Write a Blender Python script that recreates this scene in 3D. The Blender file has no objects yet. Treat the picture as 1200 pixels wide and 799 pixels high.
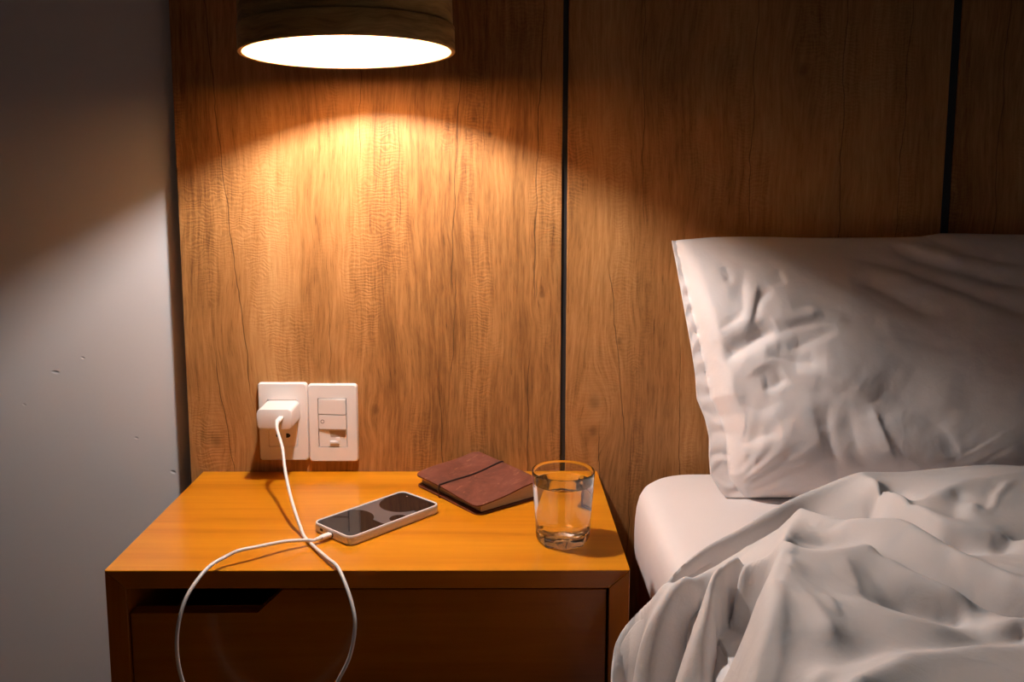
import bpy, bmesh, math, random
import numpy as np
from mathutils import Vector, Matrix, noise

S = bpy.context.scene
COL = S.collection

# ------------------------------------------------------------------ camera
cam_data = bpy.data.cameras.new('camera')
cam = bpy.data.objects.new('camera', cam_data)
COL.objects.link(cam)
S.camera = cam
cam_data.sensor_width = 36.0
cam_data.lens = 1035.735 / 1200 * 36.0
cam_data.shift_x = (600 - 584.62) / 1200
cam_data.shift_y = -(399.5 - 339.57) / 1200
cam_data.clip_start = 0.02
PITCH, ROLL = 0.12654, 0.00138
fw = Vector((0.0, math.cos(PITCH), -math.sin(PITCH)))
rt = Vector((1.0, 0.0, 0.0))
dn = fw.cross(rt)
rt2 = math.cos(ROLL) * rt + math.sin(ROLL) * dn
dn2 = -math.sin(ROLL) * rt + math.cos(ROLL) * dn
cam.matrix_world = Matrix(((rt2.x, -dn2.x, -fw.x, 0.0), (rt2.y, -dn2.y, -fw.y, -1.32623),
                           (rt2.z, -dn2.z, -fw.z, 0.94545), (0, 0, 0, 1)))

# ------------------------------------------------------------------ world and exposure
W = bpy.data.worlds.new('night_room')
S.world = W
W.use_nodes = True
bg = W.node_tree.nodes['Background']
bg.inputs[0].default_value = (0.95, 0.96, 1.0, 1)
bg.inputs[1].default_value = 0.018
BULB_COLOR = (1.0, 0.94, 0.90)
BULB_STRENGTH = 1500.0
S.view_settings.view_transform = 'Standard'
S.view_settings.look = 'None'
S.view_settings.exposure = 0.0
S.view_settings.gamma = 1.0
S.view_settings.use_curve_mapping = False
S.cycles.max_bounces = 16
S.cycles.transmission_bounces = 14
S.cycles.diffuse_bounces = 6
S.cycles.glossy_bounces = 6
S.cycles.blur_glossy = 0.3
S.cycles.sample_clamp_indirect = 10.0


# ------------------------------------------------------------------ helpers
def link(name, mesh, mat=None, parent=None, smooth=False):
    o = bpy.data.objects.new(name, mesh)
    COL.objects.link(o)
    if mat is not None:
        mesh.materials.append(mat)
    if parent is not None:
        o.parent = parent
    if smooth:
        for p in mesh.polygons:
            p.use_smooth = True
    return o


def build(name, bm, mat=None, parent=None, smooth=False, angle=None):
    bmesh.ops.recalc_face_normals(bm, faces=bm.faces)
    me = bpy.data.meshes.new(name)
    bm.to_mesh(me)
    bm.free()
    o = link(name, me, mat, parent, smooth)
    if angle is not None:
        for p in me.polygons:
            p.use_smooth = True
        me.set_sharp_from_angle(angle=math.radians(angle))
    return o


def tag(o, label, cat=None, group=None, kind=None):
    o['label'] = label
    if cat:
        o['category'] = cat
    if group:
        o['group'] = group
    if kind:
        o['kind'] = kind
    return o


def thing(name, label, cat, loc=(0, 0, 0)):
    o = bpy.data.objects.new(name, None)
    COL.objects.link(o)
    o.location = loc
    o.empty_display_size = 0.05
    return tag(o, label, cat)


def struct(name, o_or_bm, mat=None):
    o = build(name, o_or_bm, mat) if isinstance(o_or_bm, bmesh.types.BMesh) else o_or_bm
    o['kind'] = 'structure'
    return o


def box(bm, x0, x1, y0, y1, z0, z1, bev=0.0, seg=2):
    r = bmesh.ops.create_cube(bm, size=1.0)
    vs = r['verts']
    for v in vs:
        v.co = Vector((x0 + (v.co.x + .5) * (x1 - x0), y0 + (v.co.y + .5) * (y1 - y0), z0 + (v.co.z + .5) * (z1 - z0)))
    if bev > 0:
        es = list({e for v in vs for e in v.link_edges})
        bmesh.ops.bevel(bm, geom=es, offset=bev, segments=seg, profile=0.5, affect='EDGES')
    return bm


def BM():
    return bmesh.new()


def prism(bm, outline, lo, hi, axis='z', bev=0.0, seg=2):
    """outline of 2-D points extruded along an axis (x,y,z)"""
    def P(a, b, c):
        return {'z': (a, b, c), 'y': (a, c, b), 'x': (c, a, b)}[axis]
    v0 = [bm.verts.new(P(a, b, lo)) for a, b in outline]
    v1 = [bm.verts.new(P(a, b, hi)) for a, b in outline]
    f0 = bm.faces.new(v0)
    f1 = bm.faces.new(v1)
    n = len(outline)
    for i in range(n):
        bm.faces.new((v0[i], v0[(i + 1) % n], v1[(i + 1) % n], v1[i]))
    if bev > 0:
        es = list(f0.edges) + list(f1.edges)
        bmesh.ops.bevel(bm, geom=es, offset=bev, segments=seg, profile=0.5, affect='EDGES')
    return bm


def rrect(w, h, r, seg=6, cx=0.0, cy=0.0):
    pts = []
    for qx, qy, a0 in ((1, 1, 0), (-1, 1, 90), (-1, -1, 180), (1, -1, 270)):
        for k in range(seg + 1):
            a = math.radians(a0 + 90 * k / seg)
            pts.append((cx + qx * (w / 2 - r) + r * math.cos(a), cy + qy * (h / 2 - r) + r * math.sin(a)))
    return pts


def lathe(bm, prof, seg=64, a0=0.0, a1=2 * math.pi, closed=False):
    """profile of (radius, z); closed joins last profile point to the first"""
    full = abs(a1 - a0 - 2 * math.pi) < 1e-6
    n = seg if full else seg + 1
    rings = []
    for i in range(n):
        a = a0 + (a1 - a0) * i / seg
        ring = []
        for r, z in prof:
            ring.append(bm.verts.new((r * math.cos(a), r * math.sin(a), z)))
        rings.append(ring)
    m = len(prof)
    for i in range(n if full else n - 1):
        A, B = rings[i], rings[(i + 1) % n]
        for j in range(m if closed else m - 1):
            k = (j + 1) % m
            bm.faces.new((A[j], B[j], B[k], A[k]))
    if not full and closed:
        bm.faces.new(rings[0])
        bm.faces.new(list(reversed(rings[-1])))
    bmesh.ops.remove_doubles(bm, verts=bm.verts, dist=1e-6)
    return bm


def catmull(pts, n=10):
    P = [Vector(p) for p in pts]
    P = [2 * P[0] - P[1]] + P + [2 * P[-1] - P[-2]]
    out = []
    for i in range(1, len(P) - 2):
        a, b, c, d = P[i - 1:i + 3]
        for k in range(n):
            t = k / n
            out.append(0.5 * ((2 * b) + (c - a) * t + (2 * a - 5 * b + 4 * c - d) * t * t + (3 * b - a - 3 * c + d) * t ** 3))
    out.append(P[-2])
    return out


def tube(bm, pts, rad, seg=10, cap=True):
    """tube along points; rad is a number or a list"""
    n = len(pts)
    R = rad if isinstance(rad, (list, tuple)) else [rad] * n
    up = None
    rings = []
    for i in range(n):
        t = (pts[min(i + 1, n - 1)] - pts[max(i - 1, 0)]).normalized()
        if up is None:
            up = t.orthogonal().normalized()
        up = (up - t * up.dot(t)).normalized()
        bi = t.cross(up)
        rings.append([bm.verts.new(pts[i] + (up * math.cos(2 * math.pi * k / seg) + bi * math.sin(2 * math.pi * k / seg)) * R[i]) for k in range(seg)])
    for a, b in zip(rings, rings[1:]):
        for k in range(seg):
            bm.faces.new((a[k], a[(k + 1) % seg], b[(k + 1) % seg], b[k]))
    if cap:
        bm.faces.new(list(reversed(rings[0])))
        bm.faces.new(rings[-1])
    return bm


# ------------------------------------------------------------------ material kit
class NT:
    def __init__(self, name):
        self.m = bpy.data.materials.new(name)
        self.m.use_nodes = True
        self.t = self.m.node_tree
        self.b = self.t.nodes['Principled BSDF']

    def n(self, kind, **kw):
        nd = self.t.nodes.new(kind)
        ins = kw.pop('ins', {})
        for k, v in kw.items():
            setattr(nd, k, v)
        for k, v in ins.items():
            self.put(nd.inputs[k], v)
        return nd

    def put(self, sock, v):
        if isinstance(v, bpy.types.NodeSocket):
            self.t.links.new(v, sock)
        else:
            sock.default_value = v

    def math(self, op, a, b=0.0, c=0.0, clamp=False):
        nd = self.n('ShaderNodeMath', operation=op)
        nd.use_clamp = clamp
        self.put(nd.inputs[0], a)
        self.put(nd.inputs[1], b)
        self.put(nd.inputs[2], c)
        return nd.outputs[0]

    def ramp(self, fac, stops, interp='LINEAR'):
        nd = self.n('ShaderNodeValToRGB')
        cr = nd.color_ramp
        cr.interpolation = interp
        while len(cr.elements) > 1:
            cr.elements.remove(cr.elements[0])
        cr.elements[0].position = stops[0][0]
        cr.elements[0].color = (*stops[0][1], 1)
        for p, c in stops[1:]:
            e = cr.elements.new(p)
            e.color = (*c, 1)
        self.put(nd.inputs[0], fac)
        return nd.outputs[0]

    def mix(self, fac, a, b, blend='MIX'):
        nd = self.n('ShaderNodeMix', data_type='RGBA', blend_type=blend)
        self.put(nd.inputs[0], fac)
        self.put(nd.inputs[6], a if isinstance(a, bpy.types.NodeSocket) else (*a, 1))
        self.put(nd.inputs[7], b if isinstance(b, bpy.types.NodeSocket) else (*b, 1))
        return nd.outputs[2]

    def noise(self, vec, scale=5.0, detail=4.0, rough=0.5, dist=0.0):
        nd = self.n('ShaderNodeTexNoise')
        self.put(nd.inputs['Vector'], vec)
        nd.inputs['Scale'].default_value = scale
        nd.inputs['Detail'].default_value = detail
        nd.inputs['Roughness'].default_value = rough
        nd.inputs['Distortion'].default_value = dist
        return nd.outputs[0]

    def smooth(self, x, lo, hi, a=0.0, b=1.0):
        nd = self.n('ShaderNodeMapRange', interpolation_type='SMOOTHSTEP')
        for k, v in zip(range(5), (x, lo, hi, a, b)):
            self.put(nd.inputs[k], v)
        return nd.outputs[0]

    def coords(self):
        return self.n('ShaderNodeTexCoord').outputs['Object']

    def xyz(self, v):
        nd = self.n('ShaderNodeSeparateXYZ')
        self.put(nd.inputs[0], v)
        return nd.outputs

    def comb(self, x, y, z):
        nd = self.n('ShaderNodeCombineXYZ')
        for i, v in enumerate((x, y, z)):
            self.put(nd.inputs[i], v)
        return nd.outputs[0]

    def bump(self, h, strength=0.3, dist=0.001):
        nd = self.n('ShaderNodeBump')
        nd.inputs['Strength'].default_value = strength
        nd.inputs['Distance'].default_value = dist
        self.put(nd.inputs['Height'], h)
        self.put(self.b.inputs['Normal'], nd.outputs[0])

    def set(self, **kw):
        for k, v in kw.items():
            k = {'color': 'Base Color', 'rough': 'Roughness', 'metal': 'Metallic', 'ior': 'IOR', 'trans': 'Transmission Weight',
                 'spec': 'Specular IOR Level', 'coat': 'Coat Weight', 'coat_rough': 'Coat Roughness', 'sheen': 'Sheen Weight',
                 'emit': 'Emission Color', 'power': 'Emission Strength', 'sss': 'Subsurface Weight'}[k]
            if isinstance(v, tuple) and len(v) == 3:
                v = (*v, 1)
            self.put(self.b.inputs[k], v)
        return self


def plain(name, color, rough=0.5, **kw):
    k = NT(name)
    k.set(color=color, rough=rough, **kw)
    return k.m


def plastic(name, color, rough=0.35):
    """moulded plastic with a faint grain"""
    k = NT(name)
    c = k.coords()
    h = k.noise(c, 900, 2)
    k.set(color=k.mix(k.noise(c, 60, 2), tuple(x * .97 for x in color), color), rough=rough)
    k.bump(h, .05, .0003)
    return k.m


def panel_wood(name, cracks, knots, seed):
    """vertical oak veneer: streaks, cross ripple, knots and the long dark cracks at their places (x, slope, z0, z1, width)"""
    k = NT(name)
    c = k.coords()
    x, y, z = k.xyz(c)
    # knots bend the grain sideways
    for kx, kz, amp, sg in knots:
        dx = k.math('SUBTRACT', x, kx)
        dz = k.math('MULTIPLY', k.math('SUBTRACT', z, kz), 0.55)
        r2 = k.math('ADD', k.math('MULTIPLY', dx, dx), k.math('MULTIPLY', dz, dz))
        g = k.math('EXPONENT', k.math('MULTIPLY', r2, -1.0 / (sg * sg)))
        sgn = k.math('TANH', k.math('MULTIPLY', dx, 1.0 / (sg * .5)))
        x = k.math('SUBTRACT', x, k.math('MULTIPLY', k.math('MULTIPLY', g, sgn), amp))
    low = k.noise(k.comb(k.math('MULTIPLY', x, 2.2), seed * 3.1, k.math('MULTIPLY', z, 1.3)), 3.0, 2)
    xw = k.math('ADD', x, k.math('MULTIPLY', k.math('SUBTRACT', low, .5), .035))
    v1 = k.comb(xw, seed, k.math('MULTIPLY', z, .035))
    v1 = k.comb(xw, seed, k.math('MULTIPLY', z, .06))
    streak = k.noise(v1, 22, 4, .6)
    fine = k.noise(k.comb(xw, seed + 4, k.math('MULTIPLY', z, .07)), 190, 5, .7)
    broad = k.noise(k.comb(k.math('MULTIPLY', xw, 1.0), seed + 9, k.math('MULTIPLY', z, .18)), 8, 3, .55)
    pore = k.noise(k.comb(xw, seed + 2, k.math('MULTIPLY', z, .06)), 520, 2, .5)
    # cross ripple (fiddleback) in patches that run up the board
    patch = k.smooth(k.noise(k.comb(k.math('MULTIPLY', x, 1.0), seed + 6, k.math('MULTIPLY', z, .30)), 13, 2), .47, .64)
    rz = k.math('ADD', k.math('MULTIPLY', z, 300.0), k.math('MULTIPLY', k.noise(k.comb(x, seed, z), 42, 3), 9.0))
    rip = k.math('SINE', k.math('MULTIPLY', rz, 6.2832 * .62))
    ripple = k.math('MULTIPLY', k.math('MULTIPLY', rip, patch), k.noise(k.comb(x, seed + 8, z), 60, 2))
    t = k.math('ADD', k.math('MULTIPLY', streak, .36), k.math('MULTIPLY', broad, .66))
    t = k.math('ADD', t, k.math('MULTIPLY', k.math('SUBTRACT', fine, .5), .72))
    t = k.math('ADD', t, k.math('MULTIPLY', ripple, .085))
    t = k.math('SUBTRACT', t, k.math('MULTIPLY', k.smooth(pore, .58, .72), .12))
    col = k.ramp(t, [(.18, (.115, .048, .013)), (.36, (.255, .114, .033)), (.50, (.390, .184, .058)), (.66, (.500, .258, .092)), (.85, (.61, .352, .145))])
    dark = None
    wob = k.math('MULTIPLY', k.math('SUBTRACT', k.noise(k.comb(seed, seed, z), 14, 3), .5), .016)
    for cx, sl, z0, z1, w in cracks:
        d = k.math('ABSOLUTE', k.math('SUBTRACT', k.math('SUBTRACT', k.xyz(c)[0], wob), k.math('ADD', cx, k.math('MULTIPLY', k.math('SUBTRACT', z, (z0 + z1) / 2), sl))))
        m = k.smooth(d, w * .1, w * .68, 1, 0)
        m = k.math('MULTIPLY', m, k.math('MULTIPLY', k.smooth(z, z0, z0 + .05), k.smooth(z, z1 - .05, z1, 1, 0)))
        dark = m if dark is None else k.math('MAXIMUM', dark, m)
    for kx, kz, amp, sg in knots:
        dx = k.math('SUBTRACT', k.xyz(c)[0], kx)
        dz = k.math('SUBTRACT', z, kz)
        r = k.math('SQRT', k.math('ADD', k.math('MULTIPLY', dx, dx), k.math('MULTIPLY', k.math('MULTIPLY', dz, dz), .5)))
        m = k.math('MULTIPLY', k.smooth(r, sg * .06, sg * .3, 1, 0), .6)
        dark = m if dark is None else k.math('MAXIMUM', dark, m)
    dark = k.math('MULTIPLY', dark, k.math('ADD', .18, k.math('MULTIPLY', k.noise(k.comb(0.0, seed, z), 30, 3), .85)), clamp=True)
    col = k.mix(dark, col, (.035, .013, .005))
    h = k.math('SUBTRACT', k.math('ADD', k.math('MULTIPLY', fine, .6), k.math('MULTIPLY', ripple, .5)), k.math('MULTIPLY', dark, 1.2))
    k.set(color=col, rough=.52, spec=.35)
    k.bump(h, .35, .0012)
    return k.m


def varnished_wood(name, axis, seed, coat=.35, dark=1.0, red=0.0):
    """orange-brown varnished timber with the grain along x, y or z"""
    k = NT(name)
    c = k.coords()
    x, y, z = k.xyz(c)
    a = {'x': (.05, 1, 1), 'y': (1, .05, 1), 'z': (1, 1, .05)}[axis]
    v = k.comb(k.math('MULTIPLY', x, a[0]), k.math('ADD', k.math('MULTIPLY', y, a[1]), seed), k.math('MULTIPLY', z, a[2]))
    g = k.noise(v, 16, 5, .55, .6)
    f = k.noise(v, 130, 4, .6)
    p = k.noise(c, 4, 2)
    t = k.math('ADD', k.math('MULTIPLY', k.math('SUBTRACT', g, .12), .85), k.math('ADD', k.math('MULTIPLY', f, .30), k.math('MULTIPLY', p, .10)))
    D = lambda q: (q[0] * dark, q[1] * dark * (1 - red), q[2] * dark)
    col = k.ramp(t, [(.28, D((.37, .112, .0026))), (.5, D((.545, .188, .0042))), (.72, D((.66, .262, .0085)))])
    k.set(color=col, rough=.30, spec=.4, coat=coat, coat_rough=.14)
    k.bump(f, .06, .0006)
    return k.m


def fabric(name, color, crease=.3):
    k = NT(name)
    c = k.coords()
    x, y, z = k.xyz(c)
    w = k.noise(c, 1500, 2, .6)
    soft = k.noise(c, 45, 4, .6, .4)
    cr = k.noise(c, 120, 3, .5, 1.2)
    k.set(color=k.mix(k.noise(c, 9, 3), tuple(q * .95 for q in color), color), rough=.82, spec=.25, sheen=.12)
    warp = k.n('ShaderNodeVectorMath', operation='MULTIPLY_ADD')
    nz = k.n('ShaderNodeTexNoise', ins={'Vector': c, 'Scale': 12.0, 'Detail': 2.0})
    k.put(warp.inputs[0], nz.outputs['Color'])
    warp.inputs[1].default_value = (.05, .05, .05)
    k.put(warp.inputs[2], c)
    r1 = k.math('SUBTRACT', 1.0, k.math('MULTIPLY', k.math('ABSOLUTE', k.math('SUBTRACT', k.noise(warp.outputs[0], 16, 1, .4), .5)), 5.0), clamp=True)
    area = k.smooth(k.noise(c, 6, 2), .42, .62)
    crk = k.math('MULTIPLY', k.math('POWER', r1, 2.0), k.math('MULTIPLY', area, .34))
    h = k.math('ADD', k.math('MULTIPLY', w, .05), k.math('ADD', k.math('MULTIPLY', soft, .55), k.math('ADD', k.math('MULTIPLY', cr, .15), crk)))
    k.bump(h, crease, .0045)
    return k.m


def wall_paint():
    k = NT('grey_wall_paint')
    c = k.coords()
    x, y, z = k.xyz(c)
    mottled = k.noise(c, 3, 4, .6)
    col = k.mix(mottled, (.71, .70, .72), (.755, .74, .76))
    h = k.math('ADD', k.math('MULTIPLY', k.noise(c, 140, 3), .08), k.math('MULTIPLY', k.noise(c, 14, 3), .35))
    # dents and scuffs in the plaster
    for dx, dz, rx, rz in ((-.6789, .6507, .006, .0028), (-.6357, .6732, .003, .002), (-.5603, .5469, .003, .002),
                           (-.5062, .4923, .004, .003), (-.73, .60, .003, .002)):
        a = k.math('DIVIDE', k.math('SUBTRACT', k.math('ADD', x, k.math('MULTIPLY', k.math('SUBTRACT', z, dz), .5)), dx), rx)
        b = k.math('DIVIDE', k.math('SUBTRACT', z, dz), rz)
        r = k.math('SQRT', k.math('ADD', k.math('MULTIPLY', a, a), k.math('MULTIPLY', b, b)))
        h = k.math('SUBTRACT', h, k.math('MULTIPLY', k.smooth(r, .2, 1.2, 1, 0), .9))
    k.set(color=col, rough=.7, spec=.25)
    k.bump(h, .45, .002)
    return k.m


M_WALL = wall_paint()
M_WHITE = plastic('white_plastic', (.80, .76, .74), .32)
M_CABLE = plastic('white_cable_rubber', (.72, .68, .66), .45)
M_BLACKHOLE = plain('dark_hole', (.006, .006, .006), .6)
M_STRIP = plain('black_joint_strip', (.021, .0215, .0245), .45)
M_SHEET = fabric('white_sheet_cotton', (.80, .755, .755), .12)
M_PILLOW = fabric('white_pillow_cotton', (.80, .75, .745))
M_DUVET = fabric('white_duvet_cotton', (.67, .64, .635))
M_TOPWOOD = varnished_wood('varnished_wood_lengthways', 'x', 2.0)
M_SIDEWOOD_SHADED = varnished_wood('varnished_wood_upright_shaded', 'z', 5.0, .3, .78, .22)  # same timber upright, weaker light put in as darker, redder colour
M_FRONTWOOD_SHADED = varnished_wood('varnished_drawer_wood_shaded', 'x', 9.0, .25, .62, .22)  # same timber on the drawer, front shade painted into its colour
M_EDGEWOOD_SHADED = varnished_wood('varnished_edge_wood_shaded', 'x', 2.0, .3, .78, .22)  # the top's wood again, dimmed and reddened in colour to imitate shade
M_BASEWOOD = varnished_wood('bed_base_wood', 'y', 3.0, .1, .5)
M_FLOOR = varnished_wood('floor_wood', 'y', 11.0, .1, .35)
M_CEIL = plain('ceiling_paint', (.55, .54, .53), .8)
DUVET_LINES = {
    'hem': [(0.7659, -0.2387, 0.58), (0.6683, -0.2382, 0.58), (0.6149, -0.2347, 0.58), (0.555, -0.2477, 0.58), (0.5033, -0.2664, 0.582), (0.4343, -0.2875, 0.585), (0.3861, -0.2986, 0.574), (0.3325, -0.3231, 0.562), (0.2731, -0.3653, 0.55), (0.2246, -0.4003, 0.542), (0.1886, -0.436, 0.533), (0.1604, -0.4507, 0.508), (0.1458, -0.4274, 0.478), (0.1311, -0.4171, 0.45), (0.125, -0.4237, 0.43), (0.1212, -0.4414, 0.41), (0.118, -0.471, 0.37)],
    'R0': [(0.4343, -0.2875, 0.585), (0.4443, -0.3573, 0.584), (0.458, -0.4085, 0.581), (0.4746, -0.4343, 0.579), (0.5092, -0.4518, 0.576), (0.5418, -0.4537, 0.574), (0.5921, -0.4578, 0.572)],
    'V1': [(0.4312, -0.3562, 0.545), (0.396, -0.3486, 0.545), (0.3609, -0.3305, 0.545), (0.3124, -0.3586, 0.538), (0.2681, -0.3866, 0.526), (0.2329, -0.4078, 0.515), (0.1947, -0.4367, 0.5), (0.1662, -0.4462, 0.482), (0.15, -0.4278, 0.448), (0.1426, -0.4304, 0.425), (0.1407, -0.4332, 0.405), (0.1363, -0.4562, 0.36)],
    'R2': [(0.3321, -0.3906, 0.578), (0.2981, -0.4137, 0.567), (0.2673, -0.4262, 0.557), (0.2379, -0.4397, 0.545), (0.1941, -0.4664, 0.525), (0.1625, -0.4799, 0.497), (0.1458, -0.4743, 0.47), (0.1416, -0.4828, 0.435), (0.137, -0.5008, 0.39)],
    'V2': [(0.2284, -0.4709, 0.54), (0.2128, -0.4702, 0.514), (0.201, -0.4789, 0.49), (0.1908, -0.4815, 0.462), (0.1816, -0.4829, 0.435), (0.1688, -0.5009, 0.39)],
    'R3': [(0.2393, -0.4916, 0.564), (0.2259, -0.5044, 0.562), (0.2016, -0.544, 0.552), (0.1884, -0.5586, 0.532), (0.1776, -0.5643, 0.506), (0.172, -0.5638, 0.484), (0.1614, -0.5752, 0.44)],
    'V3': [(0.2567, -0.5021, 0.56), (0.2498, -0.5075, 0.545), (0.2428, -0.5138, 0.528), (0.2364, -0.5092, 0.508), (0.2279, -0.5119, 0.49), (0.219, -0.5243, 0.46), (0.2067, -0.5456, 0.42)],
    'P3': [(0.2431, -0.543, 0.515), (0.2363, -0.5456, 0.502), (0.2267, -0.5491, 0.475), (0.2129, -0.5753, 0.44)],
    'RAl': [(0.3303, -0.3957, 0.58), (0.2834, -0.4931, 0.592), (0.2321, -0.6099, 0.602), (0.2115, -0.6617, 0.604), (0.2011, -0.6928, 0.598), (0.1879, -0.7159, 0.58), (0.1739, -0.7388, 0.55)],
    'RAr': [(0.3303, -0.3957, 0.58), (0.3398, -0.4281, 0.588), (0.3527, -0.4548, 0.594), (0.3784, -0.4742, 0.6), (0.402, -0.4901, 0.602), (0.4196, -0.5312, 0.597), (0.4443, -0.5629, 0.593), (0.4538, -0.5855, 0.59), (0.4855, -0.621, 0.585)],
    'VB1': [(0.3815, -0.3802, 0.553), (0.4036, -0.385, 0.549), (0.4292, -0.3921, 0.547), (0.4447, -0.4193, 0.549), (0.449, -0.4477, 0.553)],
    'B1': [(0.4204, -0.3479, 0.556), (0.4402, -0.3426, 0.558), (0.4566, -0.3506, 0.556)],
    'B2': [(0.4678, -0.4496, 0.551), (0.4771, -0.4481, 0.555), (0.4898, -0.4535, 0.562), (0.5056, -0.4564, 0.566), (0.5221, -0.4557, 0.562), (0.5414, -0.4523, 0.566), (0.5953, -0.454, 0.563)],
    'VF': [(0.278, -0.5202, 0.589), (0.3073, -0.493, 0.584), (0.3399, -0.4849, 0.584), (0.3595, -0.5007, 0.589), (0.3702, -0.5221, 0.588), (0.3894, -0.551, 0.581), (0.415, -0.5784, 0.573), (0.4544, -0.6034, 0.562), (0.4871, -0.6219, 0.558)],
    'F2': [(0.2642, -0.5705, 0.6), (0.278, -0.5633, 0.604), (0.3094, -0.5615, 0.608), (0.3364, -0.5542, 0.608), (0.3448, -0.564, 0.605), (0.3562, -0.5902, 0.601), (0.3844, -0.6205, 0.594), (0.3961, -0.6335, 0.584)],
    'VO': [(0.308, -0.6243, 0.596), (0.3343, -0.6211, 0.586), (0.3616, -0.6247, 0.581), (0.3849, -0.6301, 0.577)],
    'RO': [(0.2886, -0.6433, 0.604), (0.3017, -0.6538, 0.602), (0.3144, -0.6626, 0.6), (0.3502, -0.6703, 0.594), (0.3825, -0.6651, 0.584)],
    'RQ': [(0.3894, -0.6424, 0.582), (0.4022, -0.6537, 0.588), (0.4204, -0.6576, 0.59), (0.4596, -0.6604, 0.59)],
    'Belly': [(0.2473, -0.6313, 0.607), (0.2456, -0.6754, 0.611), (0.2467, -0.708, 0.611)],
    'VB': [(0.2218, -0.7524, 0.598), (0.2443, -0.7354, 0.6), (0.285, -0.7184, 0.602), (0.3219, -0.7048, 0.597), (0.3662, -0.6826, 0.588), (0.4186, -0.6618, 0.58)],
    'RB': [(0.2196, -0.7957, 0.606), (0.2391, -0.7809, 0.611), (0.2678, -0.7653, 0.615), (0.2861, -0.7497, 0.614), (0.3109, -0.743, 0.612), (0.3466, -0.7239, 0.607), (0.3815, -0.7216, 0.605), (0.4209, -0.7188, 0.602)],
    'W1': [(0.4536, -0.3885, 0.577), (0.4797, -0.3708, 0.583), (0.5254, -0.3463, 0.59), (0.5572, -0.3233, 0.591), (0.6296, -0.3025, 0.591), (0.6929, -0.2997, 0.591)],
    'VW1': [(0.5253, -0.3549, 0.583), (0.4913, -0.4107, 0.577)],
    'S1': [(0.4776, -0.503, 0.575), (0.4557, -0.5448, 0.583)],
    'C1': [(0.2221, -0.5202, 0.553), (0.2302, -0.5189, 0.567), (0.2426, -0.5148, 0.572), (0.249, -0.5291, 0.576)],
    'HC': [(0.24, -0.5038, 0.545), (0.249, -0.4954, 0.548)],
    'W3': [(0.5079, -0.4086, 0.58), (0.5256, -0.3867, 0.587)],
    'W2': [(0.5382, -0.3989, 0.58), (0.5715, -0.3658, 0.586), (0.6121, -0.3326, 0.588)],
}
DUVET_STROKES = [
    ([(0.2842, -0.4993), (0.3058, -0.4851), (0.3413, -0.4768)], -0.003, 0.006),
    ([(0.3509, -0.5389), (0.3484, -0.5595), (0.3499, -0.5738)], -0.005, 0.004),
    ([(0.2664, -0.6409), (0.2634, -0.6655), (0.2605, -0.6871)], 0.0022, 0.0035),
    ([(0.2862, -0.4214), (0.2463, -0.4574), (0.205, -0.5094)], -0.004, 0.006),
    ([(0.1947, -0.4448), (0.1697, -0.5001), (0.1456, -0.5507)], 0.003, 0.006),
    ([(0.2171, -0.4109), (0.1881, -0.4702), (0.1568, -0.5439)], 0.003, 0.004),
    ([(0.5253, -0.4016), (0.5533, -0.3763), (0.6127, -0.3186)], 0.003, 0.004),
    ([(0.518, -0.4065), (0.5467, -0.3763), (0.5989, -0.3215)], -0.003, 0.005),
    ([(0.4173, -0.5165), (0.4225, -0.5614), (0.4409, -0.5971)], -0.003, 0.009),
    ([(0.3177, -0.5707), (0.3336, -0.6044), (0.3573, -0.6385)], -0.003, 0.011),
    ([(0.3075, -0.567), (0.306, -0.5997), (0.2967, -0.6283)], 0.002, 0.006),
    ([(0.3187, -0.4346), (0.3287, -0.4617), (0.3653, -0.453)], -0.002, 0.006),
    ([(0.438, -0.3091), (0.4619, -0.3353), (0.49, -0.3493)], 0.002, 0.006),
    ([(0.4557, -0.3267), (0.47, -0.3437), (0.4749, -0.3708)], -0.003, 0.006),
    ([(0.5209, -0.2913), (0.5498, -0.279), (0.5968, -0.2697)], -0.002, 0.005),
    ([(0.1957, -0.329), (0.1644, -0.3948), (0.1399, -0.4563), (0.1256, -0.5241)], -0.002, 0.004),
    ([(0.2261, -0.6321), (0.2164, -0.6745), (0.1978, -0.7182)], 0.0025, 0.006),
    ([(0.2669, -0.5582), (0.243, -0.6087), (0.2246, -0.6532)], -0.002, 0.007),
]
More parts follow.
